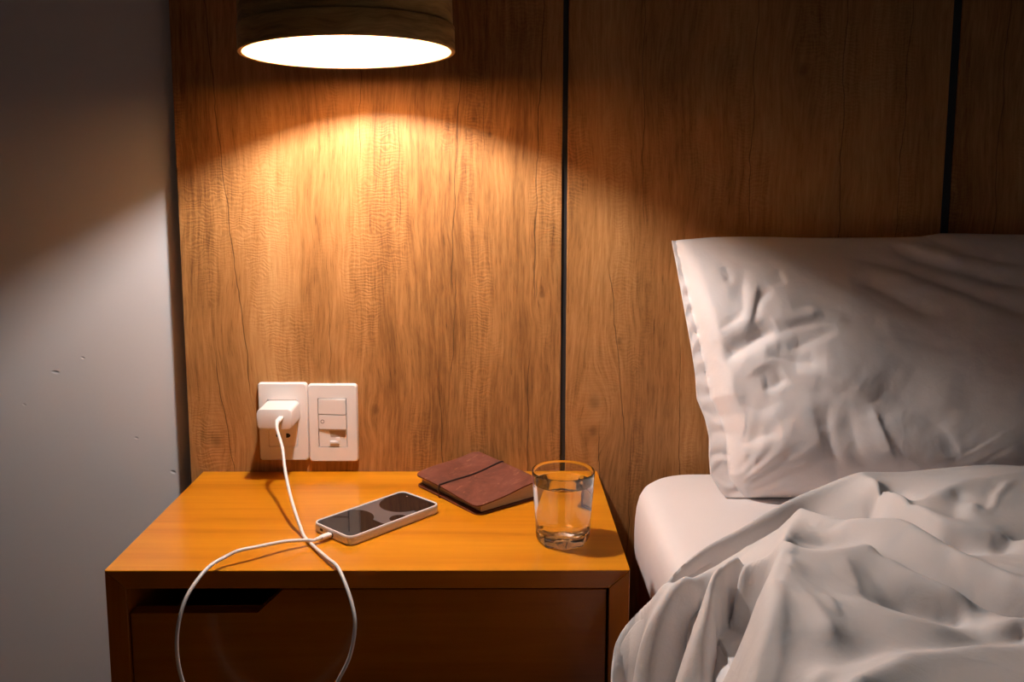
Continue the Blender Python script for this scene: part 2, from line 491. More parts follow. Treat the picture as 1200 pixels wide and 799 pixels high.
PILLOW_STROKES = [
    ([(0.3426, 0.8052), (0.3357, 0.7667), (0.3284, 0.7421), (0.3005, 0.7233)], -0.006, 0.006),
    ([(0.3563, 0.7877), (0.3493, 0.7562), (0.3353, 0.7256)], 0.004, 0.006),
    ([(0.3763, 0.7784), (0.3585, 0.7585), (0.3466, 0.7338)], -0.006, 0.0055),
    ([(0.3806, 0.7255), (0.3442, 0.7031), (0.319, 0.69), (0.3041, 0.6782)], -0.013, 0.007),
    ([(0.2997, 0.7091), (0.2913, 0.6794), (0.2973, 0.6338)], -0.012, 0.008),
    ([(0.3077, 0.6758), (0.3069, 0.6278), (0.3131, 0.5793)], 0.006, 0.012),
    ([(0.3598, 0.6912), (0.3857, 0.684), (0.4128, 0.678), (0.4388, 0.6732)], -0.008, 0.008),
    ([(0.398, 0.6685), (0.4334, 0.6612), (0.4691, 0.6492), (0.4995, 0.6275)], 0.006, 0.012),
    ([(0.3866, 0.6613), (0.3695, 0.6494), (0.3521, 0.6446)], -0.006, 0.006),
    ([(0.3714, 0.5975), (0.3457, 0.5902), (0.3271, 0.5818), (0.3163, 0.5891)], -0.007, 0.007),
    ([(0.429, 0.6276), (0.4388, 0.567), (0.4529, 0.5154)], -0.004, 0.007),
    ([(0.459, 0.6155), (0.473, 0.5669), (0.4932, 0.5178)], -0.003, 0.008),
    ([(0.4937, 0.6275), (0.5037, 0.5912), (0.5152, 0.5522)], 0.005, 0.006),
    ([(0.5004, 0.6576), (0.5271, 0.6395), (0.559, 0.6154), (0.5965, 0.5789), (0.6164, 0.5423)], -0.006, 0.02),
    ([(0.5932, 0.6334), (0.6354, 0.6153), (0.6785, 0.5886), (0.7163, 0.5544)], -0.004, 0.018),
    ([(0.5832, 0.6032), (0.5985, 0.5838), (0.6118, 0.5606)], 0.003, 0.007),
    ([(0.4598, 0.723), (0.4142, 0.7018), (0.3911, 0.6971)], -0.005, 0.007),
    ([(0.4648, 0.7407), (0.4944, 0.7289), (0.5296, 0.7229)], -0.004, 0.008),
    ([(0.4006, 0.749), (0.4351, 0.756), (0.482, 0.7442)], -0.005, 0.008),
    ([(0.3721, 0.735), (0.4069, 0.7373), (0.4412, 0.749)], 0.004, 0.008),
    ([(0.4862, 0.8235), (0.5445, 0.8095), (0.5939, 0.7932), (0.6354, 0.778), (0.6723, 0.7616), (0.7501, 0.7297)], -0.008, 0.008),
    ([(0.5535, 0.8534), (0.5711, 0.828), (0.6089, 0.8129), (0.65, 0.8013), (0.7468, 0.7732)], -0.01, 0.009),
    ([(0.5685, 0.8522), (0.5984, 0.8338), (0.6513, 0.8164)], 0.006, 0.01),
    ([(0.5855, 0.8557), (0.6267, 0.8395), (0.6597, 0.8279), (0.7438, 0.8116)], -0.007, 0.007),
    ([(0.6093, 0.8614), (0.6321, 0.8453), (0.6595, 0.8314)], -0.005, 0.006),
    ([(0.4881, 0.7864), (0.5255, 0.777), (0.5555, 0.7582), (0.5842, 0.7441), (0.6091, 0.7358)], -0.007, 0.009),
    ([(0.3147, 0.7878), (0.3214, 0.7936), (0.3162, 0.811)], -0.003, 0.005),
    ([(0.3098, 0.6853), (0.3499, 0.7054), (0.3958, 0.7231), (0.4478, 0.7325), (0.5004, 0.7253)], -0.004, 0.007),
    ([(0.3247, 0.6578), (0.3567, 0.6781), (0.3974, 0.6852)], 0.004, 0.008),
    ([(0.4329, 0.8051), (0.4919, 0.7794), (0.5519, 0.7406)], -0.003, 0.009),
    ([(0.4834, 0.7171), (0.5537, 0.7087), (0.6363, 0.6932)], -0.003, 0.01),
    ([(0.3868, 0.8051), (0.3935, 0.7818)], -0.003, 0.005),
    ([(0.3233, 0.6278), (0.3529, 0.6205), (0.3761, 0.6301)], -0.003, 0.007),
    ([(0.3175, 0.5488), (0.3375, 0.5549)], -0.004, 0.007),
    ([(0.4109, 0.6397), (0.4159, 0.6035), (0.4263, 0.5548)], 0.0025, 0.007),
]

# ------------------------------------------------------------------ the setting
wall = struct('wall_back', box(BM(), -2.2, 2.6, 0.0, 0.12, 0.0, 2.6), M_WALL)
tag(wall, 'grey painted bedroom wall behind the wood headboard panels')
struct('floor', box(BM(), -2.2, 2.6, -3.2, 0.12, -0.08, 0.0), M_FLOOR)
struct('ceiling', box(BM(), -2.2, 2.6, -3.2, 0.12, 2.6, 2.7), M_CEIL)

PW = [(-.4720, .0930), (.1010, .6525), (.6655, 1.225)]
CR = [
    [(-.403, -.083, .60, 1.30, .0020), (-.415, -.13, .45, .70, .0015), (-.0630, .048, .76, 1.12, .0017), (-.0685, .065, .62, .83, .0015), (-.0885, -.03, .46, .69, .0015),
     (.0585, .024, .74, 1.30, .0020), (.0435, .010, .44, .70, .0016), (.056, .09, .74, .82, .0022), (-.145, .0, .85, 1.05, .0013),
     (-.255, .01, .62, .80, .0012), (-.20, .015, .95, 1.3, .0013), (-.02, .01, .95, 1.3, .0010)],
    [(.178, -.10, .53, .84, .0016), (.1535, -.02, .40, .59, .0016), (.275, -.025, .38, .72, .0016), (.20, .02, .3, .60, .0013), (.37, .01, .85, 1.3, .0016),
     (.50, -.01, .8, 1.3, .0018), (.59, .02, .82, 1.3, .0015), (.21, -.015, .85, 1.3, .0014)],
    [(.73, .01, .7, 1.3, .0018), (.82, -.02, .6, 1.3, .0016), (.95, .01, .4, 1.3, .0018)],
]
KN = [
    [(-.187, .596, .010, .028), (.064, .772, .008, .020), (-.036, 1.029, .005, .013), (-.013, 1.007, .005, .014), (-.028, 1.05, .004, .010), (-.43, .548, .018, .035)],
    [(.145, .609, .020, .045), (.143, .563, .014, .030), (.18, .701, .008, .02), (.44, 1.1, .014, .035)],
    [(.79, 1.0, .015, .04)],
]
for i, (x0, x1) in enumerate(PW):
    bm = box(BM(), x0, x1, -.02, -.0004, .06, 1.75, .0008, 1)
    build('panel' if i == 0 else 'panel.%03d' % i, bm, panel_wood('oak_panel_%d' % i, CR[i], KN[i], 1.7 + 5.3 * i), wall)
for i, (a, b) in enumerate(((.0931, .1009), (.6526, .6654))):
    build('joint_strip', box(BM(), a, b, -.0165, -.0004, .06, 1.75), M_STRIP, wall)

# ------------------------------------------------------------------ nightstand
X0, X1, Y0, Y1, ZT = -.4518, .1495, -.3639, -.0205, .5
ns = thing('nightstand', 'orange varnished wooden nightstand with one drawer, standing beside the bed', 'nightstand', ((X0 + X1) / 2, (Y0 + Y1) / 2, 0))
T = .0235


def put(name, bm, mat, parent, **kw):
    o = build(name, bm, mat, parent, **kw)
    root = parent
    loc = Vector((0, 0, 0))
    while root is not None:
        loc += root.location
        root = root.parent
    o.location = -loc if parent.type == 'EMPTY' else (0, 0, 0)
    return o


# top and sides meet in a mitre
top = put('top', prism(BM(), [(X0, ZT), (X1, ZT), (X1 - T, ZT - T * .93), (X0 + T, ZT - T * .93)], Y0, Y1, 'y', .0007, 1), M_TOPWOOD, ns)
top.data.materials.append(M_EDGEWOOD_SHADED)
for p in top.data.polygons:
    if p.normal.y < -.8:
        p.material_index = 1  # front faces take the copy with painted shade
put('side_panel', prism(BM(), [(X0, ZT - .0005), (X0, .10), (X0 + T, .10), (X0 + T, ZT - T * .93 - .0005)], Y0 + .0002, Y1, 'y', .0007, 1), M_SIDEWOOD_SHADED, ns)
put('side_panel', prism(BM(), [(X1, ZT - .0005), (X1, .10), (X1 - T, .10), (X1 - T, ZT - T * .93 - .0005)], Y0 + .0002, Y1, 'y', .0007, 1), M_SIDEWOOD_SHADED, ns)
put('bottom_panel', box(BM(), X0 + T, X1 - T, Y0 + .002, Y1, .10, .122), M_TOPWOOD, ns)
put('back_panel', box(BM(), X0 + T, X1 - T, Y1 - .010, Y1, .122, ZT - T * .93), M_SIDEWOOD_SHADED, ns)
dx0, dx1, dz0, dz1 = X0 + T + .002, X1 - T - .0028, .125, ZT - T * .93 - .0032
notch = -.2497
dr = put('drawer', prism(BM(), [(dx0, dz0), (dx1, dz0), (dx1, dz1), (notch, dz1), (notch - .029, dz1 - .0285), (dx0, dz1 - .0285)], Y0 + .0035, Y0 + .022, 'y', .0007, 1), M_FRONTWOOD_SHADED, ns)
bm = BM()
bx0, bx1 = dx0 + .012, dx1 - .012
box(bm, bx0, bx0 + .012, Y0 + .022, Y1 - .03, .14, .40)
box(bm, bx1 - .012, bx1, Y0 + .022, Y1 - .03, .14, .40)
box(bm, bx0 + .012, bx1 - .012, Y1 - .042, Y1 - .03, .14, .40)
box(bm, bx0 + .012, bx1 - .012, Y0 + .022, Y1 - .042, .14, .15)
build('drawer_box', bm, M_BASEWOOD, dr)
for sx in (X0 + .03, X1 - .03):
    for sy in (Y0 + .04, Y1 - .04):
        bm = lathe(BM(), [(0, .0), (.013, .0), (.018, .1), (0, .1)], 16)
        bmesh.ops.translate(bm, verts=bm.verts, vec=(sx, sy, 0))
        put('leg', bm, M_SIDEWOOD_SHADED, ns)

# ------------------------------------------------------------------ pendant lamp
LX, LY, LZ, TILT = -.1812, -.2331, 1.0934, -.0189


def lamp_veneer():
    k = NT('lamp_wood_veneer')
    c = k.coords()
    x, y, z = k.xyz(c)
    ang = k.math('ARCTAN2', y, x)
    zz = k.math('ADD', z, k.math('MULTIPLY', k.noise(k.comb(ang, 0.0, k.math('MULTIPLY', z, 4.0)), 1.6, 2), .03))
    v = k.comb(k.math('MULTIPLY', ang, .06), k.math('MULTIPLY', zz, 5.0), 3.0)
    g = k.noise(v, 60, 4, .6)
    wide = k.noise(v, 14, 3)
    t = k.math('ADD', k.math('MULTIPLY', g, .45), k.math('MULTIPLY', wide, .55))
    col = k.ramp(t, [(.3, (.13, .060, .016)), (.5, (.44, .245, .075)), (.7, (.64, .39, .13))])
    k.set(color=col, rough=.55, spec=.3)
    k.bump(g, .2, .0006)
    return k.m


lamp = thing('pendant_lamp', 'round wooden drum pendant lamp, lit, hanging above the nightstand', 'lamp', (LX, LY, LZ))
M_VEN = lamp_veneer()
k = NT('lamp_lining')
k.set(color=(.42, .215, .06), rough=.6)
M_LIN = k.m
R0 = .1289
sa = math.radians(-90 + 9)
gap = .0014
# lower band, its overlap joint left open, then the upper wall and the lid
band = build('lower_band', lathe(BM(), [(R0 - .0042, 0), (R0 - .0005, 0), (R0, .0006), (R0, .0285), (R0 - .001, .029), (R0 - .0042, .029)], 128, sa + gap, sa + 2 * math.pi - gap, closed=True), M_VEN, lamp, angle=40)
body = build('shade', lathe(BM(), [(R0 - .0035, .0292), (R0 - .0022, .0292), (R0 - .0018, .030), (R0 - .0035, .21), (R0 - .006, .2125), (.0, .2125), (.0, .2085), (R0 - .0055, .2085)], 128, closed=True), M_VEN, lamp, angle=40)
lin = build('lining', lathe(BM(), [(R0 - .0042, .0004), (R0 - .0050, .0004), (R0 - .0078, .2055), (.03, .2055), (.03, .2065), (R0 - .0055, .2065)], 96, closed=True), M_LIN, lamp, angle=40)
sock = build('socket', lathe(BM(), [(0, .2083), (.022, .2083), (.022, .165), (.018, .150), (.0165, .112), (.0105, .1045), (0, .1045)], 32), M_WHITE, lamp, angle=40)
k = NT('glowing_bulb_glass')
k.set(color=(.9, .9, .9), emit=BULB_COLOR, power=BULB_STRENGTH)
bulb = build('bulb', lathe(BM(), [(.0185 * math.sin(a), .0880 - .0185 * math.cos(a)) for a in [math.radians(q) for q in range(0, 152, 8)]] + [(0, .1043)], 40), k.m, lamp, smooth=True)
for o in (band, body, lin, sock, bulb):
    o.rotation_euler = (TILT, -.020, 0)
tx, tz = -math.sin(TILT) * .2125, math.cos(TILT) * .2125
cord_bm = tube(BM(), [Vector((0, tx, tz - .004)), Vector((0, tx, tz + .2)), Vector((0, tx, 2.6 - LZ - .02))], .003, 10)
build('cord', cord_bm, M_BLACKHOLE, lamp, smooth=True)
bm = lathe(BM(), [(0, 0), (.045, 0), (.05, .006), (.05, .024), (0, .024)], 40)
bmesh.ops.translate(bm, verts=bm.verts, vec=(0, tx, 2.6 - LZ - .0245))
build('canopy', bm, M_WHITE, lamp, angle=40)

# ------------------------------------------------------------------ outlet, switch, charger
PZ = -.02


def faceplate(x0, x1, z0, z1, win, nm, parent, rot):
    """frame plate with an open window that the inserts sit in"""
    cx, cz = (x0 + x1) / 2, (z0 + z1) / 2
    bm = BM()
    out = rrect(x1 - x0, z1 - z0, .0045, 5)
    wx0, wx1, wz0, wz1 = win
    n = len(out)
    inn = []
    hw, hh = (wx1 - wx0) / 2, (wz1 - wz0) / 2
    ox, oz = (wx0 + wx1) / 2 - cx, (wz0 + wz1) / 2 - cz
    for q, (a, b) in enumerate(out):
        sx, sy = (1 if a > 0 else -1), (1 if b > 0 else -1)
        inn.append((ox + sx * hw, oz + sy * hh))
    prof = [(1.0, .0, 0), (1.0, .0050, 0), (.985, .0075, 0)]
    rings = []
    for s, d, _ in prof:
        k_ = 0 if s == 1.0 else .0016
        rings.append([bm.verts.new((a - (k_ if a > 0 else -k_), -d, b - (k_ if b > 0 else -k_))) for a, b in out])
    i1 = [bm.verts.new((a, -.0075, b)) for a, b in inn]
    i2 = [bm.verts.new((a, -.0015, b)) for a, b in inn]
    rings += [i1, i2]
    for A, B in zip(rings, rings[1:]):
        for j in range(n):
            bm.faces.new((A[j], A[(j + 1) % n], B[(j + 1) % n], B[j]))
    bmesh.ops.remove_doubles(bm, verts=bm.verts, dist=1e-6)
    bmesh.ops.dissolve_degenerate(bm, edges=bm.edges, dist=1e-6)
    bm.faces.ensure_lookup_table()
    return build(nm, bm, M_WHITE, parent, angle=35)


# left: socket plate
ox, oz = -.3260, .5795
out = thing('power_outlet', 'white wall socket plate with a charger plugged into its upper socket, left of the pair', 'outlet', (ox, PZ, oz))
faceplate(ox - .0372, ox + .0372, oz - .0600, oz + .0600, (ox - .0228, ox + .0215, oz - .0385, oz + .0350), 'faceplate', out, 0)
for s in (0, 1):
    z0, z1 = ((-.0380, -.0020), (-.0010, .0345))[s]
    mod = build('socket_module', box(BM(), -.0223, .0210, -.0072, -.0008, z0, z1, .0006, 1), M_WHITE, out)
    zc = (z0 + z1) / 2 - .001
    for sx in (-1, 1):
        q = [(sx * -.0028, .0034), (sx * .0006, .0034), (sx * .0036, .0012), (sx * .0036, -.0012), (sx * .0006, -.0034), (sx * -.0028, -.0034)]
        pts = [(a + sx * .0072 - .0006, b + zc) for a, b in (q if sx > 0 else q[::-1])]
        build('pin_hole', prism(BM(), pts, -.0075, -.0071, 'y'), M_BLACKHOLE, mod)
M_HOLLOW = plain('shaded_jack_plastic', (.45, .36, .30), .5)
build('pry_notch_shade', box(BM(), -.0045, .0045, -.0030, -.0002, .0590, .0603), M_HOLLOW, out)  # solid sliver for a notch, the notch's shade put into its colour

# right: switch plate
sx_, sz_ = -.2508, .5775
sw = thing('light_switch', 'white wall plate with two rocker switches and a cable jack, right of the socket plate', 'switch', (sx_, PZ, sz_))
faceplate(sx_ - .0372, sx_ + .0372, sz_ - .0600, sz_ + .0600, (sx_ - .0226, sx_ + .0212, sz_ - .0375, sz_ + .0385), 'faceplate', sw, 0)
for (z0, z1, mark) in ((.0140, .0375, 0), (-.0090, .0130, 1)):
    # rocker tilted: the right edge stands proud
    bm = BM()
    pts = [(-.0215, -.0008), (.0203, -.0008), (.0203, -.0120), (-.0215, -.0082)]
    v0 = [bm.verts.new((a, b, z0)) for a, b in pts]
    v1 = [bm.verts.new((a, b, z1)) for a, b in pts]
    bm.faces.new(v0); bm.faces.new(v1)
    for i in range(4):
        bm.faces.new((v0[i], v0[(i + 1) % 4], v1[(i + 1) % 4], v1[i]))
    bmesh.ops.bevel(bm, geom=list(bm.edges), offset=.0006, segments=2, affect='EDGES')
    rk = build('rocker_switch', bm, M_WHITE, sw)
    zc = (z0 + z1) / 2
    bm = lathe(BM(), [(.0020, 0), (.0020, .0004), (.0031, .0004), (.0031, 0)], 20, closed=True)
    bmesh.ops.rotate(bm, verts=bm.verts, cent=(0, 0, 0), matrix=Matrix.Rotation(math.radians(90), 3, 'X'))
    bmesh.ops.translate(bm, verts=bm.verts, vec=(-.0155, -.0086, zc + (.001 if mark else .003)))
    build('indicator_ring', bm, plain('grey_print', (.30, .26, .25), .5) if mark else M_WHITE, rk)
jm = build('cable_jack', box(BM(), -.0215, .0203, -.0068, -.0008, -.0368, -.0100, .0005, 1), M_WHITE, sw)
build('jack_opening', prism(BM(), [(-.0058, -.0115), (.0185, -.0115), (.0175, -.0215), (-.0040, -.0215)], -.0071, -.0066, 'y'), M_HOLLOW, jm)
build('jack_shutter', box(BM(), -.0048, .0090, -.0095, -.0066, -.0315, -.0275, .0006, 2), M_WHITE, jm)
build('jack_shutter', box(BM(), .0040, .0100, -.0088, -.0066, -.0270, -.0220, .0005, 1), M_WHITE, jm)
build('pry_notch_shade', box(BM(), -.0045, .0045, -.0030, -.0002, .0590, .0603), M_HOLLOW, sw)  # notch again as a solid piece with its shade in the colour

cx0, cx1, cz0, cz1 = -.3508, -.3001, .5834, .6127
ch = thing('wall_charger', 'white phone charger block plugged into the left wall socket', 'charger', ((cx0 + cx1) / 2, PZ, (cz0 + cz1) / 2))
W_, H_ = cx1 - cx0, cz1 - cz0
bm = prism(BM(), rrect(W_, H_, .0052, 6), -.0600, -.0078, 'y', .0018, 3)
build('body', bm, M_WHITE, ch, angle=50)
px_, pz_ = -.3161 - (cx0 + cx1) / 2, .6005 - (cz0 + cz1) / 2
build('port', prism(BM(), rrect(.0084, .0042, .0012, 3, px_, pz_), -.06015, -.0596, 'y'), M_BLACKHOLE, ch)
# pins in the socket
for s in (-1, 1):
    bm = box(BM(), s * .006 - .001, s * .006 + .001, -.009, -.0073, -.003, .003)
    build('pin', bm, plain('pin_metal', (.6, .55, .45), .3, metal=1.0), ch)


# ------------------------------------------------------------------ charging cable
cable = thing('charging_cable', 'thin white charging cable looping from the wall charger to the phone', 'cable', (-.3161, -.08, .6005))
CL = Vector(cable.location)
run = [(-.3158, -.104, .5985), (-.3120, -.118, .5935), (-.2974, -.1501, .5773), (-.2882, -.1767, .5560), (-.2754, -.2092, .5380), (-.2624, -.2383, .5237),
       (-.2507, -.2584, .5088), (-.2420, -.2760, .5034), (-.2275, -.3000, .5032), (-.2131, -.3228, .5040), (-.1988, -.3447, .5048), (-.1850, -.3645, .5046),
       (-.1735, -.3815, .4930), (-.1639, -.3950, .4746), (-.1597, -.4030, .4538), (-.1644, -.4070, .4239), (-.1764, -.4070, .3967), (-.2017, -.4000, .3537),
       (-.2556, -.3960, .3207), (-.3129, -.4020, .3332), (-.3400, -.4100, .3640), (-.3497, -.4150, .3987), (-.3523, -.4180, .4304), (-.3511, -.4150, .4585),
       (-.3458, -.4070, .4830), (-.3383, -.3940, .4984), (-.3282, -.3720, .5088), (-.3153, -.3527, .5117), (-.3029, -.3441, .5150), (-.2863, -.3323, .5142),
       (-.2612, -.3121, .5118), (-.2450, -.3020, .5094), (-.2340, -.2965, .5074)]
pd = Vector((.676, .737, 0))
port = Vector((-.2096, -.2748, .5058))
plug_tail = port - pd * .0215
run.append(tuple(plug_tail - pd * .004))
run.append(tuple(plug_tail + pd * .002))
pts = [p - CL for p in catmull(run, 8)]
build('cord', tube(BM(), pts, .00215, 12), M_CABLE, cable, smooth=True)
# plug at the charger: a flat rounded grip and its strain relief
bm = prism(BM(), rrect(.0078, .0048, .0020, 4, 0, 0), -.0215, .0012, 'y', .0006, 2)
build('plug', bm, M_WHITE, cable, angle=50)
bm = tube(BM(), [Vector((0, -.0210, 0)), Vector((.0004, -.0245, -.0016)), Vector((.0012, -.029, -.0040)), Vector((.0030, -.034, -.0062))], [.0028, .0027, .0025, .0022], 12)
build('strain_relief', bm, M_WHITE, cable, smooth=True)
R47 = Matrix.Rotation(math.radians(47.5 - 90), 4, 'Z')
bm = prism(BM(), rrect(.0085, .0052, .0022, 4), -.0150, -.0004, 'y', .0006, 2)
bmesh.ops.transform(bm, matrix=Matrix.Translation(port - CL) @ R47, verts=bm.verts)
build('plug', bm, M_WHITE, cable, angle=50)
bm = tube(BM(), [port - pd * .0145 - CL, port - pd * .019 - CL, port - pd * .023 - CL], [.0028, .0026, .0022], 12)
build('strain_relief', bm, M_WHITE, cable, smooth=True)

# ------------------------------------------------------------------ phone
ph = thing('phone', 'smartphone in a white case lying on the nightstand, screen dark, plugged in', 'phone', (-.158, -.2185, .5))
ph.rotation_euler = (0, 0, math.radians(47.5))
M_CASE = plastic('white_phone_case', (.74, .70, .68), .42)
PL, PWd = .1525, .0770
bm = BM()
o1 = rrect(PL, PWd, .0105, 8)
o2 = rrect(PL - .0014, PWd - .0014, .0100, 8)
o3 = rrect(PL - .0052, PWd - .0052, .0080, 8)
levels = [(rrect(PL - .003, PWd - .003, .009, 8), .0002), (rrect(PL - .0008, PWd - .0008, .0102, 8), .0016), (o1, .0034), (o1, .0096), (rrect(PL - .0005, PWd - .0005, .0104, 8), .0114), (o2, .0122), (rrect(PL - .0036, PWd - .0036, .0087, 8), .0123), (o3, .0114), (o3, .0100)]
rings = [[bm.verts.new((a, b, z)) for a, b in L] for L, z in levels]
for A, B in zip(rings, rings[1:]):
    for j in range(len(A)):
        bm.faces.new((A[j], A[(j + 1) % len(A)], B[(j + 1) % len(B)], B[j]))
bm.faces.new(rings[0])
bm.faces.new(rings[-1])
build('case', bm, M_CASE, ph, angle=50)
k = NT('phone_screen_glass')
c = k.coords()
x, y, z = k.xyz(c)


def disc(cx, cy, r, e=.0006):
    dx = k.math('SUBTRACT', x, cx)
    dy = k.math('SUBTRACT', y, cy)
    return k.smooth(k.math('SQRT', k.math('ADD', k.math('MULTIPLY', dx, dx), k.math('MULTIPLY', dy, dy))), r - e, r + e, 1, 0)


# dim wallpaper: grey sheet between dark rounds
band_ = k.math('MULTIPLY', k.smooth(x, -.020, -.018), k.smooth(x, .036, .038, 1, 0))
hole = k.math('MAXIMUM', disc(-.036, .012, .030), k.math('MAXIMUM', disc(.044, .002, .031), disc(.006, -.034, .012)))
grey = k.math('MULTIPLY', band_, k.math('SUBTRACT', 1.0, hole))
k.set(color=k.mix(grey, (.012, .008, .008), (.115, .098, .098)), rough=.04, spec=.32, coat=.0)
build('screen', prism(BM(), rrect(PL - .0056, PWd - .0056, .0078, 8), .0098, .0113, 'z'), k.m, ph)
bm = lathe(BM(), [(0, .01132), (.0011, .01132), (.0011, .0110), (0, .0110)], 20)
bmesh.ops.translate(bm, verts=bm.verts, vec=(.066, .018, 0))
build('front_camera', bm, plain('camera_lens_grey', (.25, .22, .22), .2), ph)
build('port', prism(BM(), rrect(.0105, .0062, .0025, 4, 0, .0056), -PL / 2 - .0002, -PL / 2 + .002, 'x'), M_BLACKHOLE, ph)
build('speaker_slot', prism(BM(), rrect(.0065, .0034, .0016, 4, .0190, .0062), -PL / 2 - .0002, -PL / 2 + .002, 'x'), M_BLACKHOLE, ph)

# ------------------------------------------------------------------ notebook
M_PAGE = None
k = NT('worn_brown_leather')
c = k.coords()
n1 = k.noise(c, 28, 5, .65, .8)
n2 = k.noise(c, 110, 4, .6)
x, y, z = k.xyz(c)
scr = k.noise(k.comb(k.math('MULTIPLY', k.math('ADD', x, k.math('MULTIPLY', y, .6)), .35), k.math('SUBTRACT', y, x), z), 75, 4, .6, 2.0)
col = k.ramp(k.math('ADD', k.math('MULTIPLY', n1, .8), k.math('MULTIPLY', n2, .2)), [(.30, (.085, .024, .014)), (.55, (.150, .044, .027)), (.75, (.215, .075, .048))])
col = k.mix(k.smooth(scr, .58, .72, 0, .75), col, (.33, .15, .09))
k.set(color=col, rough=.5, spec=.4)
k.bump(k.math('ADD', k.math('MULTIPLY', n2, .5), k.math('MULTIPLY', n1, .5)), .25, .0015)
M_LEATHER = k.m
k = NT('paper_edges')
c = k.coords()
x, y, z = k.xyz(c)
ln = k.noise(k.comb(k.math('MULTIPLY', x, .03), k.math('MULTIPLY', y, .03), z), 1500, 2)
k.set(color=k.mix(ln, (.42, .31, .19), (.66, .54, .38)), rough=.85)
M_PAPER = k.m
nb = thing('notebook', 'brown leather notebook held shut by a dark cord, lying behind the glass', 'notebook', (-.0325, -.098, .5))
ax_l = Vector((.617, -.787, 0)).normalized()     # long edge, from the left corner to the front corner
ax_s = Vector((.787, .617, 0)).normalized()      # short edge, towards the wall
NL, NS = .148, .108
org = Vector((-.1203, -.0843, 0)) - Vector((nb.location.x, nb.location.y, 0))


def top_z(a, b):
    """height of the top cover over the table: thin at the open side, thick at the spine"""
    z = (.0180 * (1 - a) + .0142 * a) * (1 - b) + (.0300 * (1 - a) + .0262 * a) * b
    return z + .0012 * math.sin(a * 5.0 + b * 3) * (1 - b) + .0010 * math.sin(b * 7 + a * 2)


def cover(fz, th, e, rad, na=34, nbb=26):
    """leather sheet following fz with rounded outer corners"""
    bm = BM()
    up, dnv = {}, {}
    for i in range(na + 1):
        for j in range(nbb + 1):
            a, b = i / na, j / nbb
            A, B = -e + a * (NL + 2 * e), -e + b * (NS + 2 * e)
            # pull corner points onto the round
            for ca, sa_ in ((-e + rad, -1), (NL + e - rad, 1)):
                for cb, sb in ((-e + rad, -1),):
                    if (A - ca) * sa_ > 0 and (B - cb) * sb > 0:
                        da, db = A - ca, B - cb
                        m = max(abs(da), abs(db))
                        l = math.hypot(da, db)
                        if l > 0:
                            A, B = ca + da * m / l, cb + db * m / l
            p = org + ax_l * A + ax_s * B
            z = fz(A / NL, B / NS)
            up[i, j] = bm.verts.new((p.x, p.y, z))
            dnv[i, j] = bm.verts.new((p.x, p.y, z - th))
    for i in range(na):
        for j in range(nbb):
            bm.faces.new((up[i, j], up[i + 1, j], up[i + 1, j + 1], up[i, j + 1]))
            bm.faces.new((dnv[i, j], dnv[i, j + 1], dnv[i + 1, j + 1], dnv[i + 1, j]))
    for i in range(na):
        for j in (0, nbb):
            bm.faces.new((up[i, j], up[i + 1, j], dnv[i + 1, j], dnv[i, j]))
    for j in range(nbb):
        for i in (0, na):
            bm.faces.new((up[i, j], up[i, j + 1], dnv[i, j + 1], dnv[i, j]))
    return bm


build('front_cover', cover(top_z, .0020, .002, .010), M_LEATHER, nb, angle=50)
build('back_cover', cover(lambda a, b: .0026 + .0012 * math.sin(a * 4 + .5) * (1 - b) ** 2 * .4, .0021, .001, .010), M_LEATHER, nb, angle=50)
# page block, following the cover
bm = BM()
g = {}
for i in range(13):
    for j in range(9):
        a, b = .012 + .972 * i / 12, .075 + .90 * j / 8
        p = org + ax_l * a * NL + ax_s * b * NS
        g[i, j, 1] = bm.verts.new((p.x, p.y, top_z(a, b) - .0022))
        g[i, j, 0] = bm.verts.new((p.x, p.y, .0030))
for i in range(12):
    for j in range(8):
        for s in (0, 1):
            bm.faces.new((g[i, j, s], g[i + 1, j, s], g[i + 1, j + 1, s], g[i, j + 1, s]))
for i in range(12):
    for j in (0, 8):
        bm.faces.new((g[i, j, 0], g[i + 1, j, 0], g[i + 1, j, 1], g[i, j, 1]))
for j in range(8):
    for i in (0, 12):
        bm.faces.new((g[i, j, 0], g[i, j + 1, 0], g[i, j + 1, 1], g[i, j, 1]))
build('pages', bm, M_PAPER, nb, angle=40)
# spine strip
bm = BM()
pr = []
for q in range(9):
    t = q / 8
    pr.append((math.sin(t * math.pi) * .004, t))
rows = []
for i in range(13):
    a = i / 12
    rows.append([bm.verts.new(org + ax_l * a * NL + ax_s * (NS + .0005 + e_) + Vector((0, 0, .0006 + t * (top_z(a, 1.0) - .0010)))) for e_, t in pr])
    rows[-1] += [bm.verts.new(org + ax_l * a * NL + ax_s * (NS - .0015) + Vector((0, 0, .0006 + t * (top_z(a, 1.0) - .0010)))) for e_, t in reversed(pr)]
for A, B in zip(rows, rows[1:]):
    for j in range(len(A)):
        bm.faces.new((A[j], B[j], B[(j + 1) % len(A)], A[(j + 1) % len(A)]))
bm.faces.new(rows[0])
bm.faces.new(rows[-1])
build('spine', bm, M_LEATHER, nb, angle=50)
